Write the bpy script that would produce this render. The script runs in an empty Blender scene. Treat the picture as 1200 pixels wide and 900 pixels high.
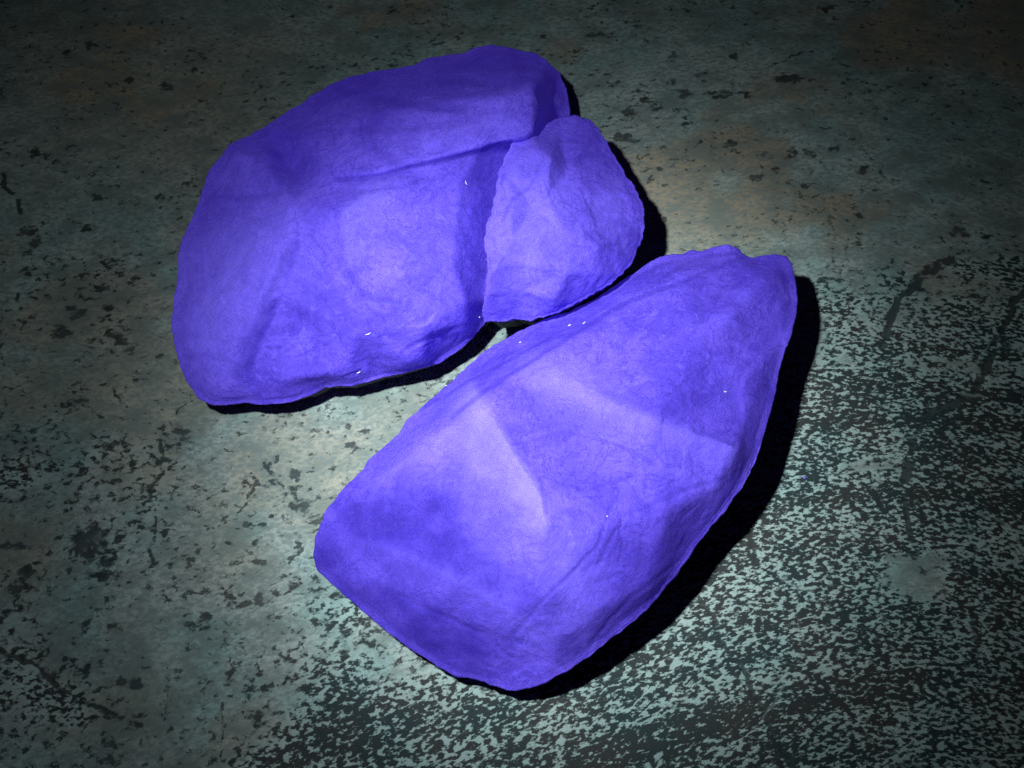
import bpy, math
import numpy as np
from mathutils import Vector
from mathutils.geometry import delaunay_2d_cdt

scene = bpy.context.scene
COL = scene.collection
rad = math.radians

# ------------------------------------------------------------------ camera
TILT = rad(22.0)            # away from straight down
DIST = 0.26                 # lens to the middle of the tabletop view
WIDTH = 0.255               # width of table across the middle of the view (m)
cam_pos = np.array([0.0, -DIST * math.sin(TILT), DIST * math.cos(TILT)])
cam_data = bpy.data.cameras.new("camera")
cam_data.sensor_width = 36.0
cam_data.lens = 36.0 * DIST / WIDTH
cam_data.clip_start = 0.005
cam_data.clip_end = 20.0
cam = bpy.data.objects.new("camera", cam_data)
cam.location = cam_pos
cam.rotation_euler = (TILT, 0, 0)
COL.objects.link(cam)
scene.camera = cam
c_fwd = np.array([0, math.sin(TILT), -math.cos(TILT)])
c_up = np.array([0, math.cos(TILT), math.sin(TILT)])
PW, PH = 1200.0, 900.0


def at(px, py, z):
    """World point at height z seen at photograph pixel (px, py)."""
    px = np.asarray(px, float); py = np.asarray(py, float); z = np.asarray(z, float)
    k = WIDTH / DIST / PW
    dx = (px - PW / 2) * k
    dy = -(py - PH / 2) * k
    d = np.stack([dx, c_fwd[1] + dy * c_up[1], c_fwd[2] + dy * c_up[2]], -1)
    s = (z - cam_pos[2]) / d[..., 2]
    return cam_pos + d * s[..., None]


# ------------------------------------------------------------------ world and lamps
world = bpy.data.worlds.new("World")
scene.world = world
world.use_nodes = True
wb = world.node_tree.nodes["Background"]
wb.inputs[0].default_value = (0.35, 0.35, 0.5, 1)
wb.inputs[1].default_value = 0.006

vs = scene.view_settings
vs.view_transform = 'Standard'
vs.look = 'None'
vs.exposure = 0.0
vs.gamma = 1.0
vs.use_curve_mapping = False

LAMP = np.array([-0.072, -0.038, 0.268])


def spot(name, power, size, blend, aim_px, color, radius):
    d = bpy.data.lights.new(name, 'SPOT')
    d.energy = power
    d.spot_size = rad(size)
    d.spot_blend = blend
    d.color = color
    d.shadow_soft_size = radius
    o = bpy.data.objects.new(name, d)
    o.location = LAMP
    t = at(aim_px[0], aim_px[1], 0.0)
    o.rotation_euler = Vector(t - LAMP).to_track_quat('-Z', 'Y').to_euler()
    COL.objects.link(o)
    return o


# one hand torch: the hot beam, its corona and the dim spill leave the same lens
spot("torch_beam", 4.9, 36, 1.0, (632, 502), (0.81, 1.0, 1.02), 0.0055)
spot("torch_corona", 1.6, 49, 1.0, (622, 498), (0.81, 1.0, 1.02), 0.0055)
spot("torch_spill", 0.62, 94, 1.0, (560, 480), (0.81, 1.0, 1.02), 0.0055)


# ------------------------------------------------------------------ noise helpers (numpy)
def _hash(ix, iy, iz, seed):
    h = (ix.astype(np.int64) * 374761393 + iy.astype(np.int64) * 668265263
         + iz.astype(np.int64) * 2147483647 + seed * 144665) & 0xffffffff
    h = ((h ^ (h >> 13)) * 1274126177) & 0xffffffff
    h = ((h ^ (h >> 16)) * 2246822519) & 0xffffffff
    return ((h ^ (h >> 15)) & 0xffffff) / float(0xffffff)


def vnoise(p, seed=0):
    i = np.floor(p).astype(np.int64)
    f = p - i
    u = f * f * f * (f * (f * 6 - 15) + 10)
    r = 0
    for a in (0, 1):
        wx = u[:, 0] if a else 1 - u[:, 0]
        for b in (0, 1):
            wy = u[:, 1] if b else 1 - u[:, 1]
            for c in (0, 1):
                wz = u[:, 2] if c else 1 - u[:, 2]
                r = r + wx * wy * wz * _hash(i[:, 0] + a, i[:, 1] + b, i[:, 2] + c, seed)
    return r * 2 - 1


def fbm(p, octaves=4, seed=0, gain=0.5, lac=2.03):
    r = 0; a = 1.0; n = 0
    q = p.copy()
    for k in range(octaves):
        r = r + a * vnoise(q, seed + k * 17)
        n += a
        a *= gain
        q = q * lac + 13.7
    return r / n


def ridged(p, octaves=4, seed=0):
    r = 0; a = 1.0; n = 0
    q = p.copy()
    for k in range(octaves):
        r = r + a * (1 - np.abs(vnoise(q, seed + k * 31)) * 2)
        n += a
        a *= 0.5
        q = q * 2.07 + 7.3
    return r / n


def facets(p, seed=0, tilt=1.0):
    """Chip-like tilted planes, one per Voronoi cell, joined along sharp creases."""
    i = np.floor(p).astype(np.int64)
    best = np.full(len(p), -9.0)
    for a in (-1, 0, 1):
        for b in (-1, 0, 1):
            for c in (-1, 0, 1):
                jx, jy, jz = i[:, 0] + a, i[:, 1] + b, i[:, 2] + c
                fx = jx + _hash(jx, jy, jz, seed)
                fy = jy + _hash(jx, jy, jz, seed + 1)
                fz = jz + _hash(jx, jy, jz, seed + 2)
                g = [(_hash(jx, jy, jz, seed + 3 + k) - 0.5) * tilt for k in range(3)]
                dx, dy, dz = p[:, 0] - fx, p[:, 1] - fy, p[:, 2] - fz
                v = g[0] * dx + g[1] * dy + g[2] * dz - 0.42 * (dx * dx + dy * dy + dz * dz)
                best = np.maximum(best, v)
    return best


def seg_dist(px, py, pts):
    """Distance of every (px, py) to a polyline."""
    d = np.full(px.shape, 1e9)
    for (x0, y0), (x1, y1) in zip(pts[:-1], pts[1:]):
        vx, vy = x1 - x0, y1 - y0
        t = np.clip(((px - x0) * vx + (py - y0) * vy) / (vx * vx + vy * vy + 1e-12), 0, 1)
        d = np.minimum(d, np.hypot(px - x0 - t * vx, py - y0 - t * vy))
    return d


def inside(px, py, poly):
    r = np.zeros(px.shape, bool)
    n = len(poly)
    for i in range(n):
        x0, y0 = poly[i]; x1, y1 = poly[(i + 1) % n]
        c = ((y0 > py) != (y1 > py)) & (px < (x1 - x0) * (py - y0) / (y1 - y0 + 1e-12) + x0)
        r ^= c
    return r


def soft_poly(px, py, poly, w):
    d = seg_dist(px, py, list(poly) + [poly[0]])
    d = np.where(inside(px, py, poly), d, -d)
    t = np.clip(d / w * 0.5 + 0.5, 0, 1)
    return t * t * (3 - 2 * t)


def smooth(a, b, x):
    t = np.clip((x - a) / (b - a), 0, 1)
    return t * t * (3 - 2 * t)


# ------------------------------------------------------------------ node helpers
def new_mat(name):
    m = bpy.data.materials.new(name)
    m.use_nodes = True
    return m, m.node_tree.nodes, m.node_tree.links, m.node_tree.nodes["Principled BSDF"]


def math_node(N, L, op, a, b=None, c=None, clamp=False):
    n = N.new("ShaderNodeMath")
    n.operation = op
    n.use_clamp = clamp
    for k, v in enumerate((a, b, c)):
        if v is None:
            continue
        if isinstance(v, (int, float)):
            n.inputs[k].default_value = v
        else:
            L.new(v, n.inputs[k])
    return n.outputs[0]


def map_range(N, L, v, a, b, c=0.0, d=1.0, kind='SMOOTHSTEP'):
    n = N.new("ShaderNodeMapRange")
    n.interpolation_type = kind
    L.new(v, n.inputs[0])
    for k, x in zip((1, 2, 3, 4), (a, b, c, d)):
        if isinstance(x, (int, float)):
            n.inputs[k].default_value = x
        else:
            L.new(x, n.inputs[k])
    return n.outputs[0]


def mix_col(N, L, f, a, b, mode='MIX'):
    n = N.new("ShaderNodeMix")
    n.data_type = 'RGBA'
    n.blend_type = mode
    for s, v in ((n.inputs[0], f), (n.inputs[6], a), (n.inputs[7], b)):
        if isinstance(v, (int, float)):
            s.default_value = v
        elif isinstance(v, tuple):
            s.default_value = v + (1,)
        else:
            L.new(v, s)
    return n.outputs[2]


def noise_node(N, L, vec, scale, detail=3, rough=0.5, dist=0.0):
    n = N.new("ShaderNodeTexNoise")
    n.inputs["Scale"].default_value = scale
    n.inputs["Detail"].default_value = detail
    n.inputs["Roughness"].default_value = rough
    n.inputs["Distortion"].default_value = dist
    L.new(vec, n.inputs["Vector"])
    return n.outputs[0]


def attr(N, name):
    n = N.new("ShaderNodeAttribute")
    n.attribute_name = name
    return n.outputs["Fac"]


# ------------------------------------------------------------------ tabletop
# worn end-grain wood: growth rings run round a heart that lies beyond the near edge
HEART = at(1230.0, 1800.0, 0.0)


def axis(lo, hi, step, ext, n):
    core = np.arange(lo, hi + step * 0.5, step)
    g = np.geomspace(step, ext, n).cumsum()
    g = g / g[-1] * ext
    return np.concatenate([lo - g[::-1], core, hi + g])


gx = axis(-0.150, 0.150, 0.0004, 0.22, 40)
gy = axis(-0.105, 0.135, 0.0004, 0.22, 40)
X, Y = np.meshgrid(gx, gy)
X = X.ravel(); Y = Y.ravel()
NX, NY = len(gx), len(gy)


def to_px(P):
    v = P - cam_pos
    k = WIDTH / DIST / PW
    dep = v @ c_fwd
    return PW / 2 + v[:, 0] / dep / k, PH / 2 - (v @ c_up) / dep / k


P0 = np.stack([X, Y, np.zeros_like(X)], -1)
# layout of the wear, given at table positions (photograph pixels on the table plane)
vis = (P0 - cam_pos) @ c_fwd
vis = np.where(vis < 0.05, 0.05, vis)
k_ = WIDTH / DIST / PW
TX = PW / 2 + X / vis / k_
TY = PH / 2 - ((P0 - cam_pos) @ c_up) / vis / k_
dx_h = X - HEART[0]
dx_h = 0.115 * np.tanh(dx_h / 0.115)                               # the rings straighten out towards the left
rr = np.hypot(dx_h, Y - HEART[1])
PR = np.stack([X, rr, np.zeros_like(rr)], -1)                      # along the ring, across the ring


def q(scale_t, scale_r, off=0.0):
    return PR * np.array([scale_t, scale_r, 0.0]) + off


n_big = fbm(q(28, 34, 3.3), 4, 5)
PT = np.stack([X * 0.80 + rr * 0.60, rr * 0.80 - X * 0.60, np.zeros_like(rr)], -1)   # turned, so no lattice runs along the rings
n_mid = fbm(PT * np.array([110.0, 125.0, 0.0]) + 9.1, 4, 11)
n_ring = fbm(q(10, 150, 1.7), 3, 23)
n_sm = fbm(q(260, 420, 4.2), 3, 41)
bx = TX + 26 * n_big + 10 * n_mid
by = TY + 26 * fbm(q(28, 34, 40.3), 4, 71) + 10 * n_sm

wx_ = TX + 70 * n_big + 34 * n_mid
wy_ = TY + 70 * fbm(q(28, 34, 40.3), 4, 71) + 30 * fbm(PT * np.array([110.0, 125.0, 0.0]) + 29.1, 4, 19)
zone = np.maximum(smooth(850, 990, wx_) * smooth(280, 400, wy_), smooth(520, 660, wy_) * smooth(560, 700, wx_))
zone = np.maximum(zone, soft_poly(bx, by, [(400, 700), (460, 760), (560, 790), (520, 960), (260, 960), (320, 790)], 90))
zone = np.maximum(zone, smooth(740, 850, wy_ + 0.25 * (wx_ - 500)) * smooth(300, 430, wx_))
wear = np.full(X.shape, 0.315)
# left side: clustered dark dashes
wear = np.maximum(wear, 0.45 * soft_poly(wx_, wy_, [(-200, 400), (210, 400), (300, 620), (120, 700), (-200, 700)], 180))
wear = np.maximum(wear, 0.49 * soft_poly(wx_, wy_, [(-200, 680), (120, 700), (260, 900), (-200, 960)], 140))
wear = np.maximum(wear, 0.43 * soft_poly(wx_, wy_, [(330, 560), (480, 470), (600, 380), (480, 540), (390, 640)], 80))
wear = np.maximum(wear, 0.43 * soft_poly(wx_, wy_, [(80, 310), (200, 300), (210, 420), (120, 440)], 90))
wear = np.maximum(wear, 0.40 * soft_poly(wx_, wy_, [(720, 90), (860, 120), (860, 200), (760, 180)], 80))
far = smooth(330, 220, TY)
wear = wear * (1 - 0.16 * far) + 0.14 * n_mid + 0.05 * n_big
# right-hand and near side: the coat rubbed to fine flecks that follow the growth rings
n_arc = fbm(q(9, 260, 1.7), 3, 23)
n_band = fbm(q(4, 48, 8.8), 3, 33)
fleck_w = 0.53 + 0.15 * n_arc + 0.15 * n_band + 0.07 * n_mid + 0.04 * smooth(700, 880, TY)
fleck_w = np.maximum(fleck_w, 0.63 * soft_poly(bx, by, [(390, 700), (460, 760), (560, 790), (500, 960), (270, 960), (320, 790)], 90))
fleck_w = np.maximum(fleck_w, 0.60 * soft_poly(wx_, wy_, [(1040, 790), (1260, 740), (1260, 870), (1060, 850)], 90))
wear = wear * (1 - zone) + fleck_w * zone
# pale islands the rubbing spared
wear -= 0.25 * soft_poly(bx, by, [(1035, 640), (1100, 640), (1110, 690), (1070, 695), (1032, 670)], 14)
wear -= 0.10 * soft_poly(bx, by, [(980, 510), (1060, 505), (1060, 560), (975, 560)], 20)

# knots, stains and gouges with a shape of their own
spots = [(113, 231, 7, 6), (30, 270, 13, 8), (40, 281, 8, 6), (100, 266, 9, 4), (104, 50, 7, 5), (76, 60, 8, 4),
         (226, 81, 6, 5), (196, 100, 8, 4), (152, 93, 6, 4), (186, 228, 5, 6), (41, 177, 6, 6), (70, 388, 15, 13),
         (88, 364, 14, 9), (104, 634, 24, 24), (118, 676, 20, 8), (125, 650, 12, 14), (20, 345, 5, 5), (158, 325, 8, 4),
         (803, 145, 6, 5), (805, 108, 9, 5), (846, 108, 16, 5), (872, 110, 10, 4), (925, 90, 26, 6), (858, 168, 7, 7),
         (888, 205, 9, 5), (952, 180, 8, 5), (930, 176, 5, 7), (982, 172, 8, 4), (1010, 200, 9, 5), (1008, 250, 8, 4),
         (975, 255, 7, 4), (945, 216, 7, 4), (1125, 270, 12, 7), (1156, 276, 8, 4), (770, 125, 9, 6), (757, 115, 10, 4),
         (740, 130, 10, 5), (730, 160, 12, 5), (724, 155, 5, 6), (745, 163, 8, 4), (862, 65, 7, 4), (790, 92, 5, 4),
         (640, 42, 6, 3), (700, 40, 14, 3), (967, 8, 12, 4), (345, 555, 8, 8), (340, 575, 9, 6), (350, 590, 16, 12),
         (368, 610, 14, 9), (287, 614, 9, 6), (300, 658, 8, 3), (311, 660, 5, 4), (302, 703, 9, 9), (285, 708, 12, 5),
         (218, 733, 7, 4), (242, 723, 7, 6), (316, 607, 4, 3), (210, 503, 14, 6), (216, 512, 8, 5), (190, 540, 12, 5),
         (170, 570, 10, 6), (130, 520, 16, 5), (60, 500, 14, 4), (90, 470, 16, 5), (150, 410, 10, 5), (140, 395, 12, 8),
         (20, 640, 18, 6), (30, 670, 14, 8), (15, 690, 14, 6), (130, 880, 10, 18), (50, 790, 16, 6), (150, 800, 20, 10),
         (1100, 610, 14, 5), (1170, 565, 20, 5), (1180, 400, 8, 18), (430, 580, 8, 6), (410, 520, 6, 5), (425, 505, 7, 4)]
jx = TX + 5 * fbm(P0 * 700 + 3, 3, 91)
jy = TY + 5 * fbm(P0 * 700 + 57, 3, 97)
blot = np.zeros(X.shape)
for (sx, sy, a, b) in spots:
    m = (np.abs(TX - sx) < 3 * a + 12) & (np.abs(TY - sy) < 3 * b + 12)
    d = np.hypot((jx[m] - sx) / (a * 0.9), (jy[m] - sy) / (b * 0.9))
    blot[m] = np.maximum(blot[m], smooth(1.9, 0.35, d))
# drying cracks, broken in places
crack_lines = [([(1115, 298), (1078, 324), (1056, 350), (1042, 376), (1034, 402)], 4.6, 1.0),
               ([(1205, 335), (1182, 372), (1166, 410), (1150, 440), (1140, 462), (1100, 482), (1085, 490), (1074, 512), (1068, 540), (1060, 570), (1064, 605), (1072, 650)], 5.0, 1.0),
               ([(1046, 420), (1036, 470), (1031, 560), (1028, 620), (1030, 680), (1036, 730), (1046, 810)], 2.6, 0.6),
               ([(818, 688), (836, 726), (856, 762), (882, 802), (896, 832), (912, 870), (932, 910)], 2.7, 1.0),
               ([(878, 622), (888, 650), (893, 684)], 2.0, 0.7), ([(-10, 755), (40, 780), (86, 815), (126, 836), (165, 851)], 3.0, 0.75),
               ([(178, 598), (178, 655)], 1.8, 0.8), ([(972, 460), (971, 560), (974, 650)], 2.0, 0.5),
               ([(0, 205), (14, 226), (26, 248)], 2.6, 0.8), ([(280, 598), (292, 580), (300, 560)], 1.8, 0.7),
               ([(190, 520), (186, 550), (176, 585)], 2.6, 0.6), ([(1140, 600), (1142, 700), (1150, 830)], 2.4, 0.5),
               ([(310, 540), (322, 560), (332, 578)], 1.6, 0.6), ([(600, 842), (625, 872), (640, 905)], 2.2, 0.5),
               ([(268, 770), (264, 800)], 1.8, 0.7), ([(215, 470), (206, 490)], 1.4, 0.6), ([(120, 448), (140, 466)], 1.8, 0.7),
               ([(985, 315), (978, 345), (975, 380)], 2.0, 0.45), ([(760, 770), (790, 830), (800, 905)], 1.8, 0.45)]
crack = np.zeros(X.shape)
kx = TX + 7 * fbm(P0 * 260 + 5, 3, 51)
ky = TY + 7 * fbm(P0 * 260 + 77, 3, 57)
gap = smooth(-0.45, 0.05, fbm(P0 * 330 + 21, 3, 63))
for pts, w, s in crack_lines:
    xs = [a for a, b in pts]; ys = [b for a, b in pts]
    m = (TX > min(xs) - 15) & (TX < max(xs) + 15) & (TY > min(ys) - 15) & (TY < max(ys) + 15)
    d = seg_dist(kx[m], ky[m], pts)
    crack[m] = np.maximum(crack[m], s * smooth(w * 2.0, w * 0.1, d) * (0.35 + 0.65 * gap[m]))
scr_lines = [[(392, 738), (428, 786), (446, 806)], [(298, 520), (345, 505)], [(240, 480), (200, 490)], [(318, 552), (345, 590)],
             [(330, 700), (410, 690)], [(60, 610), (150, 590)]]
scratch = np.zeros(X.shape)
hair = np.random.default_rng(4)
hair_dark = np.zeros(X.shape)
for k in range(46):
    hx, hy = hair.uniform(-20, 1220), hair.uniform(0, 900)
    ha, hl = hair.uniform(0, math.pi), hair.uniform(12, 70)
    pl = [(hx, hy), (hx + 0.5 * hl * math.cos(ha) + hair.uniform(-4, 4), hy + 0.5 * hl * math.sin(ha)), (hx + hl * math.cos(ha), hy + hl * math.sin(ha) + hair.uniform(-6, 6))]
    m = (np.abs(TX - hx) < hl + 8) & (np.abs(TY - hy) < hl + 8)
    v = smooth(1.9, 0.5, seg_dist(kx[m], ky[m], pl)) * hair.uniform(0.4, 0.9)
    if k % 3:
        hair_dark[m] = np.maximum(hair_dark[m], v)
    else:
        scratch[m] = np.maximum(scratch[m], v)
crack = np.maximum(crack, 0.5 * hair_dark)
for pts in scr_lines:
    scratch = np.maximum(scratch, smooth(2.2, 0.6, seg_dist(kx, ky, pts)))

warm = smooth(-0.05, 0.40, fbm(q(34, 50, 77.0), 4, 131)) * 0.9
warm = np.maximum(warm, 0.95 * soft_poly(bx, by, [(215, 560), (285, 560), (300, 680), (225, 660)], 70))
warm = np.maximum(warm, 0.9 * soft_poly(bx, by, [(90, 810), (190, 790), (190, 880), (80, 880)], 60))
warm = np.maximum(warm, 0.5 * soft_poly(bx, by, [(680, 190), (860, 150), (900, 260), (800, 290)], 90))
warm = np.maximum(warm, 0.7 * soft_poly(bx, by, [(40, 0), (330, 60), (330, 190), (60, 190)], 120))

warm = warm * (1 - 0.8 * zone)
relief = (0.00010 * n_arc + 0.00018 * n_big + 0.00004 * n_sm
          - 0.00022 * crack - 0.00008 * blot)
ZT = relief - 0.0006
verts = np.stack([X, Y, ZT], -1)
ii = np.arange((NX - 1) * (NY - 1))
r_, c_ = ii // (NX - 1), ii % (NX - 1)
a_ = r_ * NX + c_
quads = np.stack([a_, a_ + 1, a_ + NX + 1, a_ + NX], -1)
nv, nq = len(verts), len(quads)


def mesh_np(name, verts, faces_flat, sizes):
    me = bpy.data.meshes.new(name)
    me.vertices.add(len(verts))
    me.vertices.foreach_set("co", np.ascontiguousarray(verts, np.float32).ravel())
    me.loops.add(len(faces_flat))
    me.loops.foreach_set("vertex_index", np.ascontiguousarray(faces_flat, np.int32))
    me.polygons.add(len(sizes))
    st = np.concatenate([[0], np.cumsum(sizes)[:-1]]).astype(np.int32)
    me.polygons.foreach_set("loop_start", st)
    me.update(calc_edges=True)
    me.polygons.foreach_set("use_smooth", np.ones(len(sizes), bool))
    me.validate()
    return me


def add_attr(me, name, vals):
    a = me.attributes.new(name, 'FLOAT', 'POINT')
    a.data.foreach_set("value", np.ascontiguousarray(vals, np.float32))


# slab: top sheet plus skirt and underside
ring = np.concatenate([np.arange(NX), np.arange(1, NY) * NX + NX - 1,
                       (NY - 1) * NX + np.arange(NX - 2, -1, -1), np.arange(NY - 2, 0, -1) * NX])
low = verts[ring].copy(); low[:, 2] = -0.03
verts = np.concatenate([verts, low])
nr = len(ring)
lo_i = nv + np.arange(nr)
skirt = np.stack([np.roll(ring, -1), ring, lo_i, np.roll(lo_i, -1)], -1)
flat = np.concatenate([quads.ravel(), skirt.ravel(), lo_i[::-1]])
sizes = np.concatenate([np.full(nq + nr, 4), [nr]])
tm = mesh_np("tabletop", verts, flat, sizes)
pad = lambda v: np.concatenate([v, v[ring]])
add_attr(tm, "wear", pad(wear)); add_attr(tm, "blot", pad(blot)); add_attr(tm, "crack", pad(crack))
add_attr(tm, "warm", pad(warm)); add_attr(tm, "scratch", pad(scratch)); add_attr(tm, "ring_t", pad(PR[:, 0])); add_attr(tm, "ring_r", pad(PR[:, 1]))
add_attr(tm, "far_side", pad(far))

m_wood, N, L, B = new_mat("worn_end_grain_wood")
cmb = N.new("ShaderNodeCombineXYZ")
L.new(attr(N, "ring_t"), cmb.inputs[0]); L.new(attr(N, "ring_r"), cmb.inputs[1])
mp = N.new("ShaderNodeMapping")
mp.inputs["Scale"].default_value = (0.50, 1.0, 1.0)
mp.inputs["Rotation"].default_value = (0.61, 0.47, 0.83)     # cut the noise at a slant: no lattice shows
L.new(cmb.outputs[0], mp.inputs[0])
mpi = N.new("ShaderNodeMapping")
mpi.inputs["Scale"].default_value = (0.62, 1.0, 1.0)
mpi.inputs["Rotation"].default_value = (0.53, 0.71, 0.39)
L.new(cmb.outputs[0], mpi.inputs[0])
geo = N.new("ShaderNodeTexCoord")
pvec = geo.outputs["Object"]
n_speck = noise_node(N, L, mp.outputs[0], 1270, 2.2, 0.58, 0.1)
n_fine = noise_node(N, L, mp.outputs[0], 2300, 2, 0.6)
n_isl = noise_node(N, L, mpi.outputs[0], 660, 4.0, 0.62, 0.3)
n_mot = noise_node(N, L, mp.outputs[0], 190, 5, 0.65)
sel = map_range(N, L, attr(N, "wear"), 0.40, 0.52)
speck = N.new("ShaderNodeMix"); speck.data_type = 'FLOAT'
L.new(sel, speck.inputs[0]); L.new(n_isl, speck.inputs[2]); L.new(n_speck, speck.inputs[3])
sp = math_node(N, L, 'ADD', speck.outputs[0], math_node(N, L, 'MULTIPLY', math_node(N, L, 'SUBTRACT', n_fine, 0.5), 0.13))
# wear 0.5 -> half of the pale coat gone
th = math_node(N, L, 'SUBTRACT', 0.80, math_node(N, L, 'MULTIPLY', attr(N, "wear"), 0.60))
dark = map_range(N, L, math_node(N, L, 'SUBTRACT', sp, th), -0.05, 0.055)
dark = math_node(N, L, 'MULTIPLY', dark, map_range(N, L, attr(N, 'wear'), 0.30, 0.46, 0.82, 0.97))
dark = math_node(N, L, 'MAXIMUM', dark, math_node(N, L, 'MULTIPLY', map_range(N, L, math_node(N, L, 'ADD', math_node(N, L, 'MULTIPLY', attr(N, "blot"), 0.86), math_node(N, L, 'MULTIPLY', math_node(N, L, 'SUBTRACT', sp, 0.5), 2.6)), 0.38, 0.84), map_range(N, L, n_mot, 0.3, 0.7, 0.97, 0.7)))
ck = math_node(N, L, 'ADD', attr(N, "crack"), math_node(N, L, 'MULTIPLY', math_node(N, L, 'SUBTRACT', n_speck, 0.5), 1.3))
ck = math_node(N, L, 'MULTIPLY', map_range(N, L, ck, 0.16, 0.5), map_range(N, L, attr(N, "crack"), 0.02, 0.15))
dark = math_node(N, L, 'MAXIMUM', dark, math_node(N, L, 'MULTIPLY', ck, 0.88))
dark = math_node(N, L, 'MULTIPLY', dark, math_node(N, L, 'SUBTRACT', 1.0, math_node(N, L, 'MULTIPLY', attr(N, "scratch"), 0.7)))
n_tint = noise_node(N, L, pvec, 48, 5, 0.62)
pale = mix_col(N, L, map_range(N, L, n_tint, 0.38, 0.62), (0.27, 0.375, 0.355), (0.40, 0.425, 0.40))
pale = mix_col(N, L, math_node(N, L, 'MULTIPLY', attr(N, "warm"), map_range(N, L, attr(N, 'far_side'), 0.0, 1.0, 0.6, 0.95)), pale, (0.36, 0.235, 0.145))
pale = mix_col(N, L, math_node(N, L, 'MULTIPLY', map_range(N, L, n_mot, 0.38, 0.68), map_range(N, L, attr(N, 'wear'), 0.34, 0.5, 0.75, 0.25)), pale, (0.13, 0.145, 0.133))
n_mot2 = noise_node(N, L, mp.outputs[0], 1250, 3, 0.6)
pale = mix_col(N, L, math_node(N, L, 'MULTIPLY', map_range(N, L, n_mot2, 0.40, 0.62), map_range(N, L, attr(N, 'wear'), 0.34, 0.5, 0.70, 0.30)), pale, (0.15, 0.172, 0.165))
pale = mix_col(N, L, map_range(N, L, attr(N, 'wear'), 0.42, 0.5, 0.0, 0.5), pale, (0.40, 0.50, 0.48))
n_grain = noise_node(N, L, pvec, 3600, 1, 0.5)
pale = mix_col(N, L, math_node(N, L, 'MULTIPLY', map_range(N, L, n_grain, 0.35, 0.7), 0.38), pale, (0.16, 0.18, 0.17))
darkc = mix_col(N, L, map_range(N, L, n_tint, 0.4, 0.62), (0.017, 0.026, 0.030), (0.031, 0.027, 0.027))
col = mix_col(N, L, dark, pale, darkc)
L.new(col, B.inputs["Base Color"])
B.inputs["Roughness"].default_value = 0.7
B.inputs["Specular IOR Level"].default_value = 0.12
bump = N.new("ShaderNodeBump")
bump.inputs["Strength"].default_value = 0.6
bump.inputs["Distance"].default_value = 0.0002
hgt = math_node(N, L, 'SUBTRACT', math_node(N, L, 'MULTIPLY', n_grain, 0.18), dark)
hgt = math_node(N, L, 'ADD', hgt, math_node(N, L, 'MULTIPLY', n_mot, 0.5))
L.new(hgt, bump.inputs["Height"])
L.new(bump.outputs[0], B.inputs["Normal"])
tm.materials.append(m_wood)
table = bpy.data.objects.new("tabletop", tm)
table["kind"] = "structure"
table["label"] = "worn end-grain wooden tabletop with pale rubbed coat, dark specks and drying cracks"
COL.objects.link(table)

# ------------------------------------------------------------------ fluorescing stone material
m_stone, N, L, B = new_mat("violet_fluorescent_stone")
tc = N.new("ShaderNodeTexCoord").outputs["Object"]
n1 = noise_node(N, L, tc, 70, 5, 0.6, 0.8)
n2 = noise_node(N, L, tc, 260, 4, 0.6, 1.2)
n3 = noise_node(N, L, tc, 1500, 3, 0.6)
base = mix_col(N, L, map_range(N, L, n1, 0.32, 0.68), (0.086, 0.046, 0.42), (0.164, 0.093, 0.66))
vein = map_range(N, L, math_node(N, L, 'ABSOLUTE', math_node(N, L, 'SUBTRACT', n2, 0.5)), 0.0, 0.045, 1.0, 0.0)
base = mix_col(N, L, math_node(N, L, 'MULTIPLY', vein, 0.34), base, (0.055, 0.027, 0.36))
cloud = map_range(N, L, n2, 0.52, 0.75)
base = mix_col(N, L, math_node(N, L, 'MULTIPLY', cloud, 0.34), base, (0.20, 0.125, 0.98))
n4 = noise_node(N, L, tc, 95, 6, 0.62, 2.2)
wisp = map_range(N, L, math_node(N, L, 'ABSOLUTE', math_node(N, L, 'SUBTRACT', n4, 0.5)), 0.0, 0.02, 1.0, 0.0)
base = mix_col(N, L, math_node(N, L, 'MULTIPLY', wisp, 0.60), base, (0.040, 0.019, 0.28))
n5 = noise_node(N, L, tc, 150, 6, 0.65, 3.0)
wisp2 = map_range(N, L, n5, 0.55, 0.72)
base = mix_col(N, L, math_node(N, L, 'MULTIPLY', wisp2, 0.45), base, (0.23, 0.15, 0.98))
milk_light = attr(N, "milk_light")  # milky stone, plus light put into the colour of the far stone's left
base = mix_col(N, L, milk_light, base, (0.30, 0.205, 0.99))
dusk = attr(N, "deep")  # dark zones and cracks, with shade of turned-away faces put into the colour
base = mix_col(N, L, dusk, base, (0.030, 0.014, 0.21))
base = mix_col(N, L, math_node(N, L, 'MULTIPLY', map_range(N, L, n3, 0.3, 0.75), 0.16), base, (0.09, 0.056, 0.62))
under_shade = attr(N, "under_shade")                            # underside painted dark and kept from glowing, as in shade
skin = mix_col(N, L, under_shade, base, (0.055, 0.048, 0.050))
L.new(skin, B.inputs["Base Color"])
L.new(math_node(N, L, 'MULTIPLY', math_node(N, L, 'SUBTRACT', 1.0, under_shade), 0.19), B.inputs["Emission Strength"])
B.inputs["Roughness"].default_value = 0.62
B.inputs["Specular IOR Level"].default_value = 0.08
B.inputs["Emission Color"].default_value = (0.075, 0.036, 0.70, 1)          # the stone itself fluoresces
B.inputs["Subsurface Weight"].default_value = 0.45
B.inputs["Subsurface Radius"].default_value = (0.5, 0.5, 1.0)
B.inputs["Subsurface Scale"].default_value = 0.0022
bump = N.new("ShaderNodeBump")
bump.inputs["Strength"].default_value = 0.5
bump.inputs["Distance"].default_value = 0.0005
L.new(math_node(N, L, 'ADD', math_node(N, L, 'MULTIPLY', n3, 0.30), math_node(N, L, 'ADD', n2, math_node(N, L, 'MULTIPLY', wisp, -0.12))), bump.inputs["Height"])
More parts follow.
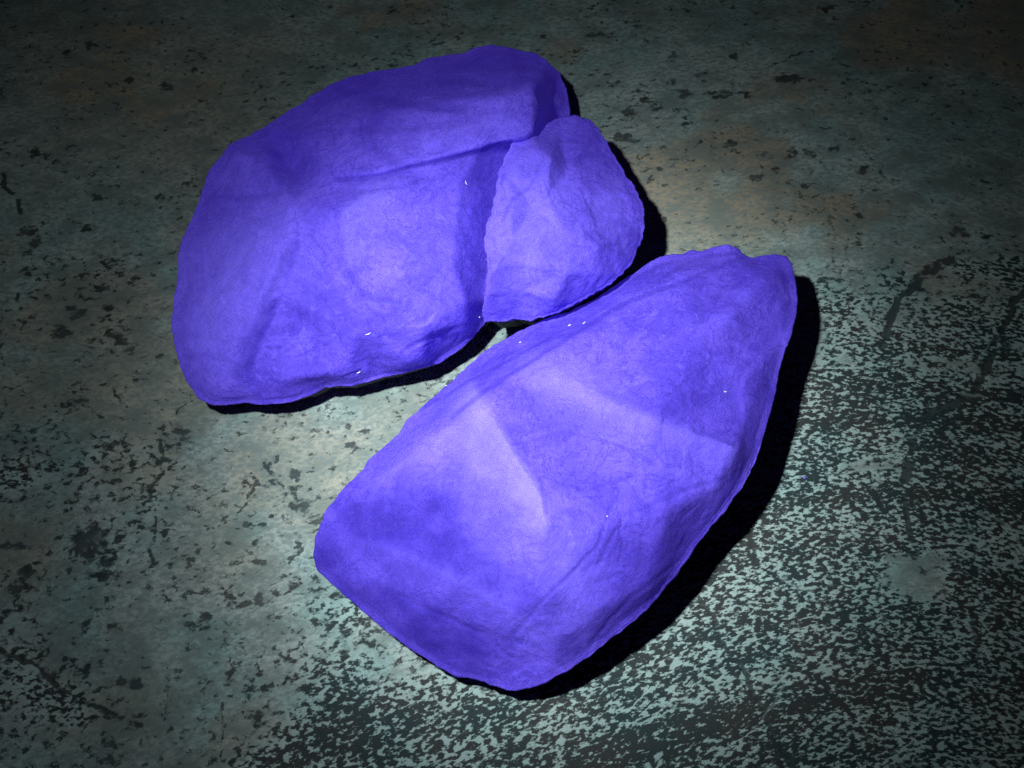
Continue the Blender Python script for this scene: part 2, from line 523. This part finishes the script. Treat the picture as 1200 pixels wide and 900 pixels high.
L.new(bump.outputs[0], B.inputs["Normal"])


# ------------------------------------------------------------------ stone builder
def shape_val(kind, ptsl, w, s, qx, qy, wob, wob2):
    """Zone, line or cleavage veil in a stone, as a mask over its surface points."""
    wx, wy = qx + 9 * wob, qy + 9 * wob2
    if kind == 'veil':      # a cleavage plane: crisp along the line, dying away on one side of it
        sd = np.full(len(qx), 1e9); sg = np.ones(len(qx))
        for (x0, y0), (x1, y1) in zip(ptsl[:-1], ptsl[1:]):
            vx, vy = x1 - x0, y1 - y0
            ax_, ay_ = qx + 5 * wob - x0, qy + 5 * wob2 - y0
            tt = np.clip((ax_ * vx + ay_ * vy) / (vx * vx + vy * vy), 0, 1)
            dd = np.hypot(ax_ - tt * vx, ay_ - tt * vy)
            nearer = dd < sd
            sg = np.where(nearer, np.sign(vx * ay_ - vy * ax_), sg)
            sd = np.minimum(sd, dd)
        e0, e1 = np.array(ptsl[0]), np.array(ptsl[-1])
        t0 = np.array(ptsl[1]) - e0; t1 = np.array(ptsl[-2]) - e1
        b0 = -((qx - e0[0]) * t0[0] + (qy - e0[1]) * t0[1]) / np.hypot(*t0)
        b1 = -((qx - e1[0]) * t1[0] + (qy - e1[1]) * t1[1]) / np.hypot(*t1)
        fin = smooth(8.0, -w * 0.55, b0) * smooth(8.0, -w * 0.55, b1)
        v = s * fin * np.where(sg > 0, np.exp(-(sd / w) ** 1.3), smooth(12.0, -4.0, sd))
    elif kind == 'poly':
        v = s * soft_poly(wx, wy, ptsl, w)
    else:
        v = s * smooth(w, w * 0.15, seg_dist(qx + 4 * wob, qy + 4 * wob2, ptsl))
    return v


def build_rock(name, outline, inner, centre, edges=(), milk_light=(), deep=(), seed=1, blur=3.5, rough=1.0,
               nth=420, nr_top=130, foot=0.80, waist=0.96, base_z=0.0, jag=1.3):
    """outline: (px, py, z mm or None) round the silhouette; inner: (px, py, z mm) on the faces seen from above.
    The faces are a triangulated relief over the outline, chipped and roughened; an underside closes the stone."""
    n = len(outline)
    known = [(i, p[2]) for i, p in enumerate(outline) if p[2] is not None]
    ki = np.array([k[0] for k in known] + [known[0][0] + n], float)
    kz = np.array([k[1] for k in known] + [known[0][1]], float)
    oz = np.interp((np.arange(n) - ki[0]) % n + ki[0], ki, kz)
    ox = np.array([p[0] for p in outline], float); oy = np.array([p[1] for p in outline], float)
    pts = [Vector((x, y)) for x, y in zip(ox, oy)] + [Vector((p[0], p[1])) for p in inner]
    pz = np.concatenate([oz, [p[2] for p in inner]])
    cons = [(i, (i + 1) % n) for i in range(n)] + [(n + a, n + b) for a, b in edges]
    vo, _, fo, ov, _, _ = delaunay_2d_cdt(pts, cons, [], 0, 1e-4)
    vz = np.array([np.mean([pz[k] for k in o]) if len(o) else 0.0 for o in ov])
    vo = np.array([(v.x, v.y) for v in vo])

    def height(px, py):
        out = np.full(px.shape, np.nan)
        for f in fo:
            a, b, c = f[0], f[1], f[2]
            (x0, y0), (x1, y1), (x2, y2) = vo[a], vo[b], vo[c]
            det = (y1 - y2) * (x0 - x2) + (x2 - x1) * (y0 - y2)
            if abs(det) < 1e-9:
                continue
            l0 = ((y1 - y2) * (px - x2) + (x2 - x1) * (py - y2)) / det
            l1 = ((y2 - y0) * (px - x2) + (x0 - x2) * (py - y2)) / det
            l2 = 1 - l0 - l1
            m = (l0 >= -1e-6) & (l1 >= -1e-6) & (l2 >= -1e-6)
            out[m] = l0[m] * vz[a] + l1[m] * vz[b] + l2[m] * vz[c]
        return out

    # silhouette resampled by arc length
    cx = np.append(ox, ox[0]); cy = np.append(oy, oy[0]); cz = np.append(oz, oz[0])
    s = np.concatenate([[0], np.cumsum(np.hypot(np.diff(cx), np.diff(cy)))])
    u = np.linspace(0, s[-1], nth, endpoint=False)
    bxx, byy, bzz = np.interp(u, s, cx), np.interp(u, s, cy), np.interp(u, s, cz)
    tx_, ty_ = np.gradient(bxx), np.gradient(byy)
    ln = np.hypot(tx_, ty_) + 1e-9
    jp = np.stack([bxx, byy, np.full(nth, seed * 1.0)], -1)
    jg = jag * (fbm(jp * 0.055, 3, seed + 80) + 0.8 * ridged(jp * 0.12, 2, seed + 84))
    bxx = bxx + jg * ty_ / ln; byy = byy - jg * tx_ / ln
    t = np.linspace(0, 1, nr_top + 1)[1:]
    t = 1 - (1 - t) ** 1.15
    PXX = centre[0] + t[:, None] * (bxx - centre[0])
    PYY = centre[1] + t[:, None] * (byy - centre[1])
    px = np.append(PXX.ravel(), centre[0]); py = np.append(PYY.ravel(), centre[1])
    acc = np.zeros(px.shape); cnt = np.zeros(px.shape)
    offs = [(0, 0)] + [(blur * f * math.cos(a), blur * f * math.sin(a)) for f, k in ((0.5, 6), (1.0, 10))
                       for a in np.linspace(0, 2 * math.pi, k, endpoint=False)]
    for ddx, ddy in offs:
        h = height(px + ddx, py + ddy)
        ok = ~np.isnan(h)
        acc[ok] += h[ok]; cnt[ok] += 1
    z = acc / np.maximum(cnt, 1)
    z[cnt == 0] = np.append(np.broadcast_to(bzz, PXX.shape).ravel(), 0)[cnt == 0]
    edge_t = np.append(np.broadcast_to(t[:, None], PXX.shape).ravel(), 0.0)
    top = at(px, py, z / 1000.0)
    # underside: rings that tuck in from the silhouette down to the table
    rim = top[(nr_top - 1) * nth: nr_top * nth]
    cen = np.array([rim[:, 0].mean(), rim[:, 1].mean(), 0])
    under = []
    for f in (0.10, 0.22, 0.36, 0.52, 0.68, 0.84, 0.95, 1.0):
        sc = 1 - (1 - waist) * min(1, f * 4) ** 0.7 - (waist - foot) * f ** 1.6
        r = rim.copy()
        r[:, :2] = cen[:2] + (rim[:, :2] - cen[:2]) * sc
        r[:, 2] = base_z + (rim[:, 2] - base_z) * (1 - f)
        under.append(r)
    nu = len(under)
    for sc in (0.7, 0.4, 0.15):
        r = under[nu - 1].copy()
        r[:, :2] = cen[:2] + (r[:, :2] - cen[:2]) * sc
        under.append(r)
    under = np.concatenate(under)
    V = np.concatenate([top, under, [[cen[0], cen[1], base_z]]])
    nt = len(top); ct = nt - 1
    rows = [np.arange(k * nth, (k + 1) * nth) for k in range(nr_top)] + \
           [nt + np.arange(k * nth, (k + 1) * nth) for k in range(nu + 3)]
    F = []; S = []
    r0 = rows[0]
    tri = np.stack([np.full(nth, ct), np.roll(r0, -1), r0], -1)
    F.append(tri.ravel()); S.append(np.full(nth, 3))
    for a, b in zip(rows[:-1], rows[1:]):
        qd = np.stack([a, np.roll(a, -1), np.roll(b, -1), b], -1)
        F.append(qd.ravel()); S.append(np.full(nth, 4))
    last = rows[-1]
    tri = np.stack([np.full(nth, len(V) - 1), last, np.roll(last, -1)], -1)
    F.append(tri.ravel()); S.append(np.full(nth, 3))
    me = mesh_np(name, V, np.concatenate(F), np.concatenate(S))
    # outward normals
    nrm = np.zeros(len(V) * 3, np.float32)
    me.vertices.foreach_get("normal", nrm)
    nrm = nrm.reshape(-1, 3).astype(float)
    if nrm[ct, 2] < 0:
        me.flip_normals(); nrm = -nrm
    # roughness of a broken stone
    wrp = V + 0.004 * np.stack([fbm(V * 60 + 9, 3, seed + 21), fbm(V * 60 + 31, 3, seed + 22), fbm(V * 60 + 57, 3, seed + 23)], -1)
    where = smooth(-0.25, 0.45, fbm(V * 45 + 3, 3, seed + 30))
    d = (0.00100 * facets(wrp * 75 + seed, seed, 1.1) + (0.00012 + 0.00045 * where) * facets(wrp * 190 + seed * 3, seed + 9, 1.8)
         + 0.00040 * fbm(V * 110 + seed, 4, seed) + (0.00004 + 0.00016 * where) * ridged(wrp * 330 + seed, 4, seed + 5)
         + 0.00005 * fbm(V * 1500, 2, seed + 8))
    gx_, gy_ = to_px(V)
    w1, w2 = fbm(V * 90 + 5, 4, seed + 60), fbm(V * 90 + 45, 4, seed + 66)
    for kind, ptsl, w, st in deep:                  # open cracks
        if kind == 'line':
            d[:nt] -= 0.00042 * shape_val(kind, ptsl, w, st, gx_, gy_, w1, w2)[:nt]
    for kind, ptsl, w, st in milk_light:                  # cleavage plates stand a little proud
        if kind == 'veil':
            d[:nt] += 0.0008 * shape_val(kind, ptsl, w, st, gx_, gy_, w1, w2)[:nt]
    fade = np.ones(len(V)); fade[:nt] = 0.35 + 0.65 * smooth(1.0, 0.93, edge_t)
    fade[nt:nt + nth * 3] = 0.5
    V2 = V + nrm * (d * rough * fade)[:, None]
    V2[nt + (nu - 1) * nth:, 2] = base_z
    V2[:, 2] = np.maximum(V2[:, 2], base_z)
    me.vertices.foreach_set("co", V2.astype(np.float32).ravel())
    me.update()
    qx, qy = to_px(V2)
    wob = fbm(V2 * 90 + 5, 4, seed + 60); wob2 = fbm(V2 * 90 + 45, 4, seed + 66)
    for nm, shapes in (("milk_light", milk_light), ("deep", deep)):
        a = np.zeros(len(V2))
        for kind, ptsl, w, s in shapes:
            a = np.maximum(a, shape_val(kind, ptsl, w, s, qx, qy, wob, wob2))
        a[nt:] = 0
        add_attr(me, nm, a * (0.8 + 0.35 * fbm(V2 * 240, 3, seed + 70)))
    rd = np.zeros(len(V2)); rd[nt + 2 * nth:] = 1.0  # underside rings carry the painted shade
    add_attr(me, "under_shade", rd)
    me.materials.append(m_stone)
    o = bpy.data.objects.new(name, me)
    COL.objects.link(o)
    return o, V2, nrm, qx, qy, nt


N_ = None
# ---- the near stone: a long wedge lying across the table
near_outline = [(368, 652, 12), (371, 628, N_), (380, 603, 12), (398, 578, N_), (425, 552, 12), (432, 540, N_), (440, 533, N_), (468, 508, 11),
    (478, 493, N_), (492, 481, N_), (510, 465, N_), (530, 447, 10), (555, 424, N_), (580, 404, N_), (610, 388, N_), (640, 374, 12), (665, 367, N_),
    (690, 355, N_), (715, 339, N_), (738, 324, 13), (757, 311, N_), (775, 300, 15), (785, 298, N_), (800, 297, N_), (812, 293, N_), (820, 296, N_), (838, 289, 18),
    (852, 286, N_), (862, 290, N_), (870, 299, N_), (882, 303, N_), (895, 300, N_), (908, 299, N_), (920, 301, 20), (927, 310, N_), (932, 330, 20),
    (934, 352, N_), (931, 375, N_), (926, 395, 20.5), (919, 415, N_), (912, 440, N_), (905, 470, N_), (897, 500, 19.5), (888, 530, N_), (878, 555, N_), (866, 575, N_),
    (848, 600, 18), (830, 620, N_), (816, 638, N_), (805, 655, N_), (790, 675, 16), (765, 705, N_), (745, 725, N_), (715, 748, 14), (690, 768, N_), (665, 785, N_),
    (640, 798, 11), (620, 806, N_), (600, 809, 8), (575, 802, N_), (550, 793, 6), (535, 792, N_), (510, 778, N_), (480, 758, 6), (455, 742, N_), (430, 720, 7),
    (405, 698, N_), (385, 680, 9), (372, 668, N_)]
near_inner = [(432, 585, 21), (470, 535, 24), (540, 484, 28), (600, 438, 29), (660, 398, 29), (740, 352, 28), (800, 324, 27), (868, 304, 23),   # 0-7 back ridge
    (575, 495, 31), (634, 600, 35), (480, 560, 24.5), (545, 590, 29),                                                                             # 8-11 pale face
    (640, 430, 31), (705, 465, 34.5), (764, 492, 35), (862, 525, 30), (872, 500, 26),                                                             # 12-16 vein ridge
    (820, 400, 31), (895, 330, 26), (880, 440, 27), (760, 420, 32),                                                                                # 17-20
    (640, 700, 29), (700, 620, 35), (780, 600, 31), (760, 680, 24), (700, 720, 24),                                                                # 21-25
    (420, 630, 17), (470, 648, 22), (540, 684, 25), (600, 716, 24), (656, 750, 20),                                                                # 26-30 front ridge
    (430, 680, 14), (500, 725, 15), (560, 755, 14), (610, 780, 12),                                                                                # 31-34
    (840, 570, 27), (490, 612, 20.5), (690, 545, 34), (600, 655, 29)]
near_edges = [(0, 1), (1, 2), (2, 3), (3, 4), (4, 5), (5, 6), (6, 7), (2, 8), (8, 9), (12, 13), (13, 14), (14, 15), (15, 16),
              (26, 27), (27, 28), (28, 29), (29, 30), (9, 22)]
near_milk = [('veil', [(548, 440), (562, 466), (578, 492), (602, 535), (634, 585), (640, 616), (640, 636)], 42, 0.80),
             ('poly', [(490, 512), (560, 480), (610, 560), (605, 600), (560, 570), (530, 535)], 26, 0.5),
             ('poly', [(480, 530), (540, 492), (600, 600), (690, 690), (690, 760), (640, 720), (560, 640), (520, 560)], 60, 0.30),
             ('poly', [(610, 420), (660, 425), (760, 495), (700, 490), (630, 455)], 26, 0.50),
             ('veil', [(640, 428), (705, 465), (765, 492), (862, 526), (886, 536)], 34, 0.42),
             ('poly', [(640, 600), (690, 640), (710, 730), (640, 760), (640, 680)], 50, 0.36),
             ('veil', [(432, 632), (480, 652), (540, 684), (600, 716), (660, 752)], 26, 0.30),
             ('line', [(436, 570), (500, 520), (545, 486)], 10, 0.25), ('line', [(600, 745), (690, 640), (720, 600)], 7, 0.15)]
near_deep = [('poly', [(390, 590), (450, 575), (530, 565), (560, 640), (640, 705), (560, 700), (465, 672), (380, 650)], 44, 1.0),  # dark stone zones mixed with painted shade of the tilted faces
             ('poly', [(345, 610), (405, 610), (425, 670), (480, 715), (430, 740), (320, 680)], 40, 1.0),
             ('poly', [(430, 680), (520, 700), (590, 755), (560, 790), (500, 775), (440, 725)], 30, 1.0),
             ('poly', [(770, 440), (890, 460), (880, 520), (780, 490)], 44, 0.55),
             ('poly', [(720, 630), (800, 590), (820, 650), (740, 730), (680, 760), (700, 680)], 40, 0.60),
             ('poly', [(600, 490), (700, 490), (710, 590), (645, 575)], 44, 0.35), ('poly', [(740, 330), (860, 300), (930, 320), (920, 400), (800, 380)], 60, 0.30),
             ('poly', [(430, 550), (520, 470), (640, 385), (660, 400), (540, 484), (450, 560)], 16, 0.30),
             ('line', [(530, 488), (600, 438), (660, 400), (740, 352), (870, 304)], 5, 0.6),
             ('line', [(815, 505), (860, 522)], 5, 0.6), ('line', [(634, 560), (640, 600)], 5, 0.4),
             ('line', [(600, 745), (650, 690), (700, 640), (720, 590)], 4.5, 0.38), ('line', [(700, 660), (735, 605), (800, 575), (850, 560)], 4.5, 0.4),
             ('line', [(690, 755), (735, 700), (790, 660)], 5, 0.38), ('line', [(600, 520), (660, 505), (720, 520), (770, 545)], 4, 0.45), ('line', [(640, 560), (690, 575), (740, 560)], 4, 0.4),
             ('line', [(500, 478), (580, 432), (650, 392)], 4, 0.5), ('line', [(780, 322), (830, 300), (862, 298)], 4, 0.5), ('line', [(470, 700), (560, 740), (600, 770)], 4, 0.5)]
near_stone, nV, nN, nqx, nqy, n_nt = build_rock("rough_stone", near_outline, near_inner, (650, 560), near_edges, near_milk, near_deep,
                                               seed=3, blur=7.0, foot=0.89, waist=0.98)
near_stone["label"] = "long wedge-shaped violet glowing stone with a pale milky band, nearest the viewer"
near_stone["category"] = "stone"
near_stone["group"] = "fluorescing stones on the table"

# ---- the far stone: a blocky body with a broken-off spur standing at its right side
body_outline = [(202, 385, 17), (203, 360, N_), (208, 330, N_), (210, 300, 17), (214, 280, N_), (222, 262, N_), (231, 240, N_), (240, 215, 17), (243, 203, N_),
    (258, 185, N_), (272, 168, 17), (290, 160, N_), (312, 148, N_), (335, 133, 15), (360, 117, N_), (385, 101, N_), (410, 90, 14), (440, 84, N_), (470, 80, N_), (487, 77, N_),
    (500, 68, 13), (520, 66, N_), (540, 63, N_), (555, 57, N_), (578, 54, 12), (600, 58, N_), (625, 62, N_), (642, 72, 15), (655, 86, 12), (663, 104, N_), (668, 130, 10),
    (669, 150, N_), (664, 200, 16), (645, 280, 14), (605, 345, 15), (569, 377, 9), (555, 395, N_), (540, 408, N_), (515, 425, 8), (480, 435, N_), (445, 443, N_), (410, 452, 9),
    (380, 453, N_), (365, 462, N_), (340, 471, 8), (310, 473, N_), (280, 472, 8), (250, 474, N_), (232, 466, 8), (220, 448, N_), (211, 425, 14), (205, 405, N_)]
body_inner = [(390, 214, 29), (440, 210, 31), (500, 196, 32), (560, 181, 32), (596, 172, 29),        # 0-4 under the seam
    (390, 205, 30), (440, 202, 33), (500, 188, 34.5), (560, 173, 36), (612, 163, 35),               # 5-9 over the seam
    (280, 182, 23), (313, 198, 25.5), (338, 193, 19.5), (360, 160, 26),                                # 10-13
    (430, 135, 30), (520, 118, 33), (600, 112, 35), (624, 100, 33), (627, 150, 35),                # 14-18
    (633, 150, 16), (642, 112, 16), (560, 82, 21), (460, 100, 20), (620, 85, 21),                  # 19-23
    (405, 245, 34), (450, 222, 34.5), (538, 215, 32), (408, 305, 33), (470, 320, 33.5), (530, 310, 29.5),    # 24-29
    (584, 215, 23), (579, 290, 20), (566, 350, 17.5), (536, 250, 31),                                # 30-33
    (345, 285, 32), (318, 350, 29), (283, 440, 17), (300, 300, 28), (255, 280, 22.5), (240, 370, 20.5), (260, 430, 17),   # 34-40
    (345, 240, 30), (335, 350, 27.5), (340, 445, 16.5), (420, 390, 26), (500, 380, 26), (400, 435, 16.5), (490, 420, 18), (545, 385, 18.5), (640, 180, 18), (610, 320, 15), (290, 215, 25), (353, 292, 30.2), (327, 352, 26.8), (296, 428, 16.4), (352, 214, 24.5), (548, 355, 24)]
body_edges = [(0, 1), (1, 2), (2, 3), (3, 4), (5, 6), (6, 7), (7, 8), (8, 9), (10, 51), (17, 18), (34, 35), (35, 36), (24, 25), (24, 27), (14, 15), (15, 16)]
body_milk_light = [('veil', [(412, 318), (402, 280), (404, 248), (430, 218), (470, 204)], 48, 0.38),
             ('poly', [(205, 290), (330, 230), (340, 290), (300, 350), (250, 440), (200, 400)], 60, 0.5), ('poly', [(250, 180), (290, 170), (320, 215), (300, 250), (250, 220)], 24, 0.18),  # left face paler: light painted in where the beam fades
             ('poly', [(470, 130), (600, 100), (620, 150), (520, 185), (440, 190)], 40, 0.18), ('poly', [(450, 270), (530, 250), (540, 390), (470, 400)], 40, 0.18),
             ('line', [(222, 394), (300, 398), (390, 396)], 3.5, 0.13), ('line', [(364, 300), (366, 420)], 4, 0.10)]
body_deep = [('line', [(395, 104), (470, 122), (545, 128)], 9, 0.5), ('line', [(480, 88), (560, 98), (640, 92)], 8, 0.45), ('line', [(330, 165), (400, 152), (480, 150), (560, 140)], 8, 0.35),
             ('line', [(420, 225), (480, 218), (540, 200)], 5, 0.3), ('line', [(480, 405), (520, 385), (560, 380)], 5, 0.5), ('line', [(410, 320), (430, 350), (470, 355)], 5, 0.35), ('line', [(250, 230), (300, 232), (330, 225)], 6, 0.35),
             ('poly', [(315, 175), (345, 175), (390, 200), (340, 215), (318, 205)], 20, 0.55),  # shade of the hollow behind the shoulder, put into the colour
             ('poly', [(540, 190), (600, 170), (585, 240), (575, 300), (570, 370), (545, 370), (555, 290), (560, 230)], 22, 0.55),  # painted shade on the slope down to the spur
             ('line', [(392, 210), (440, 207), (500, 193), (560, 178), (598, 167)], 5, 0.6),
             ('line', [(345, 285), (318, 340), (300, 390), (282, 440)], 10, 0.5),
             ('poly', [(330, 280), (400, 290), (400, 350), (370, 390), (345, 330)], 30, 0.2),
             ('poly', [(400, 92), (560, 60), (640, 70), (640, 95), (560, 85), (440, 110)], 24, 0.35)]  # painted shade along the receding top
far_root = bpy.data.objects.new("rough_stone", None)
far_root.location = at(430, 300, 0.0)
far_root.empty_display_size = 0.02
COL.objects.link(far_root)
far_root["label"] = "broad violet glowing stone with a fractured spur on its right, behind the wedge-shaped one"
far_root["category"] = "stone"
far_root["group"] = "fluorescing stones on the table"
body, bV, bN, bqx, bqy, b_nt = build_rock("stone_body", body_outline, body_inner, (440, 280), body_edges, body_milk_light, body_deep,
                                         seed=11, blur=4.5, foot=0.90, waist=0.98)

spur_outline = [(600, 168, 33), (612, 164, N_), (625, 160, 32), (632, 157, N_), (640, 148, N_), (655, 139, 23), (672, 136, N_), (690, 141, 22), (700, 152, N_), (712, 172, 21),
    (725, 195, N_), (742, 218, N_), (752, 240, 21), (755, 258, N_), (750, 285, 20), (740, 308, N_), (728, 322, N_), (718, 330, 20), (700, 340, N_), (680, 352, N_), (655, 366, 18),
    (640, 370, N_), (620, 375, N_), (600, 374, 16), (585, 377, N_), (568, 377, 18), (566, 360, N_), (570, 345, N_), (571, 325, 30), (570, 300, N_), (567, 285, N_),
    (572, 262, 33), (580, 235, N_), (582, 215, N_), (585, 200, 34), (592, 185, N_)]
spur_inner = [(605, 190, 36), (630, 175, 35), (645, 185, 34), (655, 160, 26), (690, 165, 24.5), (690, 225, 29.5), (725, 225, 24), (600, 225, 35), (640, 230, 34.5),
    (655, 265, 34), (662, 320, 29), (600, 280, 33.5), (610, 340, 25.5), (700, 290, 29.5), (738, 270, 23), (700, 320, 25.5), (590, 300, 32.5), (650, 350, 25), (665, 200, 29.5), (597, 255, 35), (622, 245, 33), (608, 222, 34)]
spur_edges = [(9, 10), (8, 9), (2, 18), (18, 5)]
spur_milk = [('poly', [(600, 185), (640, 180), (670, 240), (650, 340), (590, 360), (580, 270)], 50, 0.42), ('poly', [(688, 235), (715, 215), (730, 240), (735, 290), (700, 270)], 16, 0.32),
             ('veil', [(648, 240), (655, 265), (660, 300), (662, 345)][::-1], 40, 0.30), ('line', [(572, 265), (585, 235), (586, 200), (600, 172)], 6, 0.30)]
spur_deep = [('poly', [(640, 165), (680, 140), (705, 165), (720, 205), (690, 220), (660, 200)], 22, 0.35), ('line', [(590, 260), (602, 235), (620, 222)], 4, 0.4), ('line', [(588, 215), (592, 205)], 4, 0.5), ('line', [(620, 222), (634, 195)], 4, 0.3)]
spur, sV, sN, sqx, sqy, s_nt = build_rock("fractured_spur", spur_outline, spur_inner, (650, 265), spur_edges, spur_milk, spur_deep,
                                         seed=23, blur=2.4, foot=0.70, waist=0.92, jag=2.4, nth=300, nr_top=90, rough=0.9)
spur["label"] = "fractured spur of violet stone with a ragged bright left edge"
for o in (body, spur):
    o.parent = far_root
    o.matrix_parent_inverse = far_root.matrix_world.inverted()
    o.location = (0, 0, 0)
bpy.context.view_layer.update()
for o in (body, spur):
    o.matrix_parent_inverse = far_root.matrix_world.inverted()

# ------------------------------------------------------------------ lint flecks on the stones
m_lint, N, L, B = new_mat("white_lint")
nn = noise_node(N, L, N.new("ShaderNodeTexCoord").outputs["Object"], 900, 2)
L.new(mix_col(N, L, nn, (0.80, 0.76, 0.90), (0.92, 0.90, 0.96)), B.inputs["Base Color"])
B.inputs["Roughness"].default_value = 0.8
flecks = [(432, 391, 7, -35), (420, 436, 5, -40), (657, 371, 4, 5), (668, 382, 4, 5), (686, 380, 5, -60), (609, 403, 3, 10), (524, 452, 2, 40), (712, 605, 2, 0),
          (850, 459, 4, 5), (545, 215, 6, 30), (561, 371, 2, 0)]
lv = []; lf = []


def fleck(px, py, ln, deg):
    best = None
    for V_, N2_, qx_, qy_, nt_ in ((sV, sN, sqx, sqy, s_nt), (bV, bN, bqx, bqy, b_nt), (nV, nN, nqx, nqy, n_nt)):
        d = np.hypot(qx_[:nt_] - px, qy_[:nt_] - py)
        k = int(np.argmin(d))
        if d[k] < 4 and (best is None or V_[k][2] > best[0][2]):
            best = (V_[k], N2_[k])
    if best is None:
        return
    p, nrm = best
    u = np.array([math.cos(rad(deg)), -math.sin(rad(deg)), 0.0])
    u = u - nrm * (u @ nrm); u /= np.linalg.norm(u)
    w = np.cross(nrm, u)
    half = ln * 0.5 * 0.00019
    thick = 0.00011
    sec = 6
    b0 = len(lv)
    rings = 5
    for i in range(rings):
        f = i / (rings - 1) * 2 - 1
        r = thick * (1 - 0.65 * abs(f) ** 2)
        c = p + nrm * 0.00022 + u * half * f + w * half * 0.25 * f * f
        for j in range(sec):
            a = 2 * math.pi * j / sec
            lv.append(c + (w * math.cos(a) + nrm * math.sin(a)) * r)
    for i in range(rings - 1):
        for j in range(sec):
            lf.append((b0 + i * sec + j, b0 + i * sec + (j + 1) % sec, b0 + (i + 1) * sec + (j + 1) % sec, b0 + (i + 1) * sec + j))
    lf.append(tuple(b0 + j for j in range(sec - 1, -1, -1)))
    lf.append(tuple(b0 + (rings - 1) * sec + j for j in range(sec)))


for f in flecks:
    fleck(*f)
lm = bpy.data.meshes.new("lint")
lm.from_pydata([tuple(v) for v in lv], [], lf)
lm.materials.append(m_lint)
lint = bpy.data.objects.new("lint", lm)
lint["kind"] = "stuff"
lint["label"] = "tiny white flecks of lint and dust scattered over the stones"
lint["category"] = "lint"
COL.objects.link(lint)

# ------------------------------------------------------------------ a crumb of the same stone on the wood
ck_r = np.random.default_rng(9)
cr = bpy.data.meshes.new("stone_crumb")
import bmesh
bm = bmesh.new()
bmesh.ops.create_icosphere(bm, subdivisions=2, radius=0.00038)
for v in bm.verts:
    v.co = v.co * float(ck_r.uniform(0.75, 1.15))
    v.co.z *= 0.8
bm.to_mesh(cr); bm.free()
add_attr(cr, "milk_light", np.full(len(cr.vertices), 0.6)); add_attr(cr, "deep", np.zeros(len(cr.vertices))); add_attr(cr, "under_shade", np.zeros(len(cr.vertices)))
cr.materials.append(m_stone)
crumb = bpy.data.objects.new("stone_crumb", cr)
crumb.location = at(943, 559, 0.0) + np.array([0, 0, -0.0003])
crumb["label"] = "tiny violet glowing crumb on the speckled wood right of the wedge-shaped stone"
crumb["category"] = "crumb"
COL.objects.link(crumb)

scene.cycles.use_denoising = False
scene.cycles.max_bounces = 6
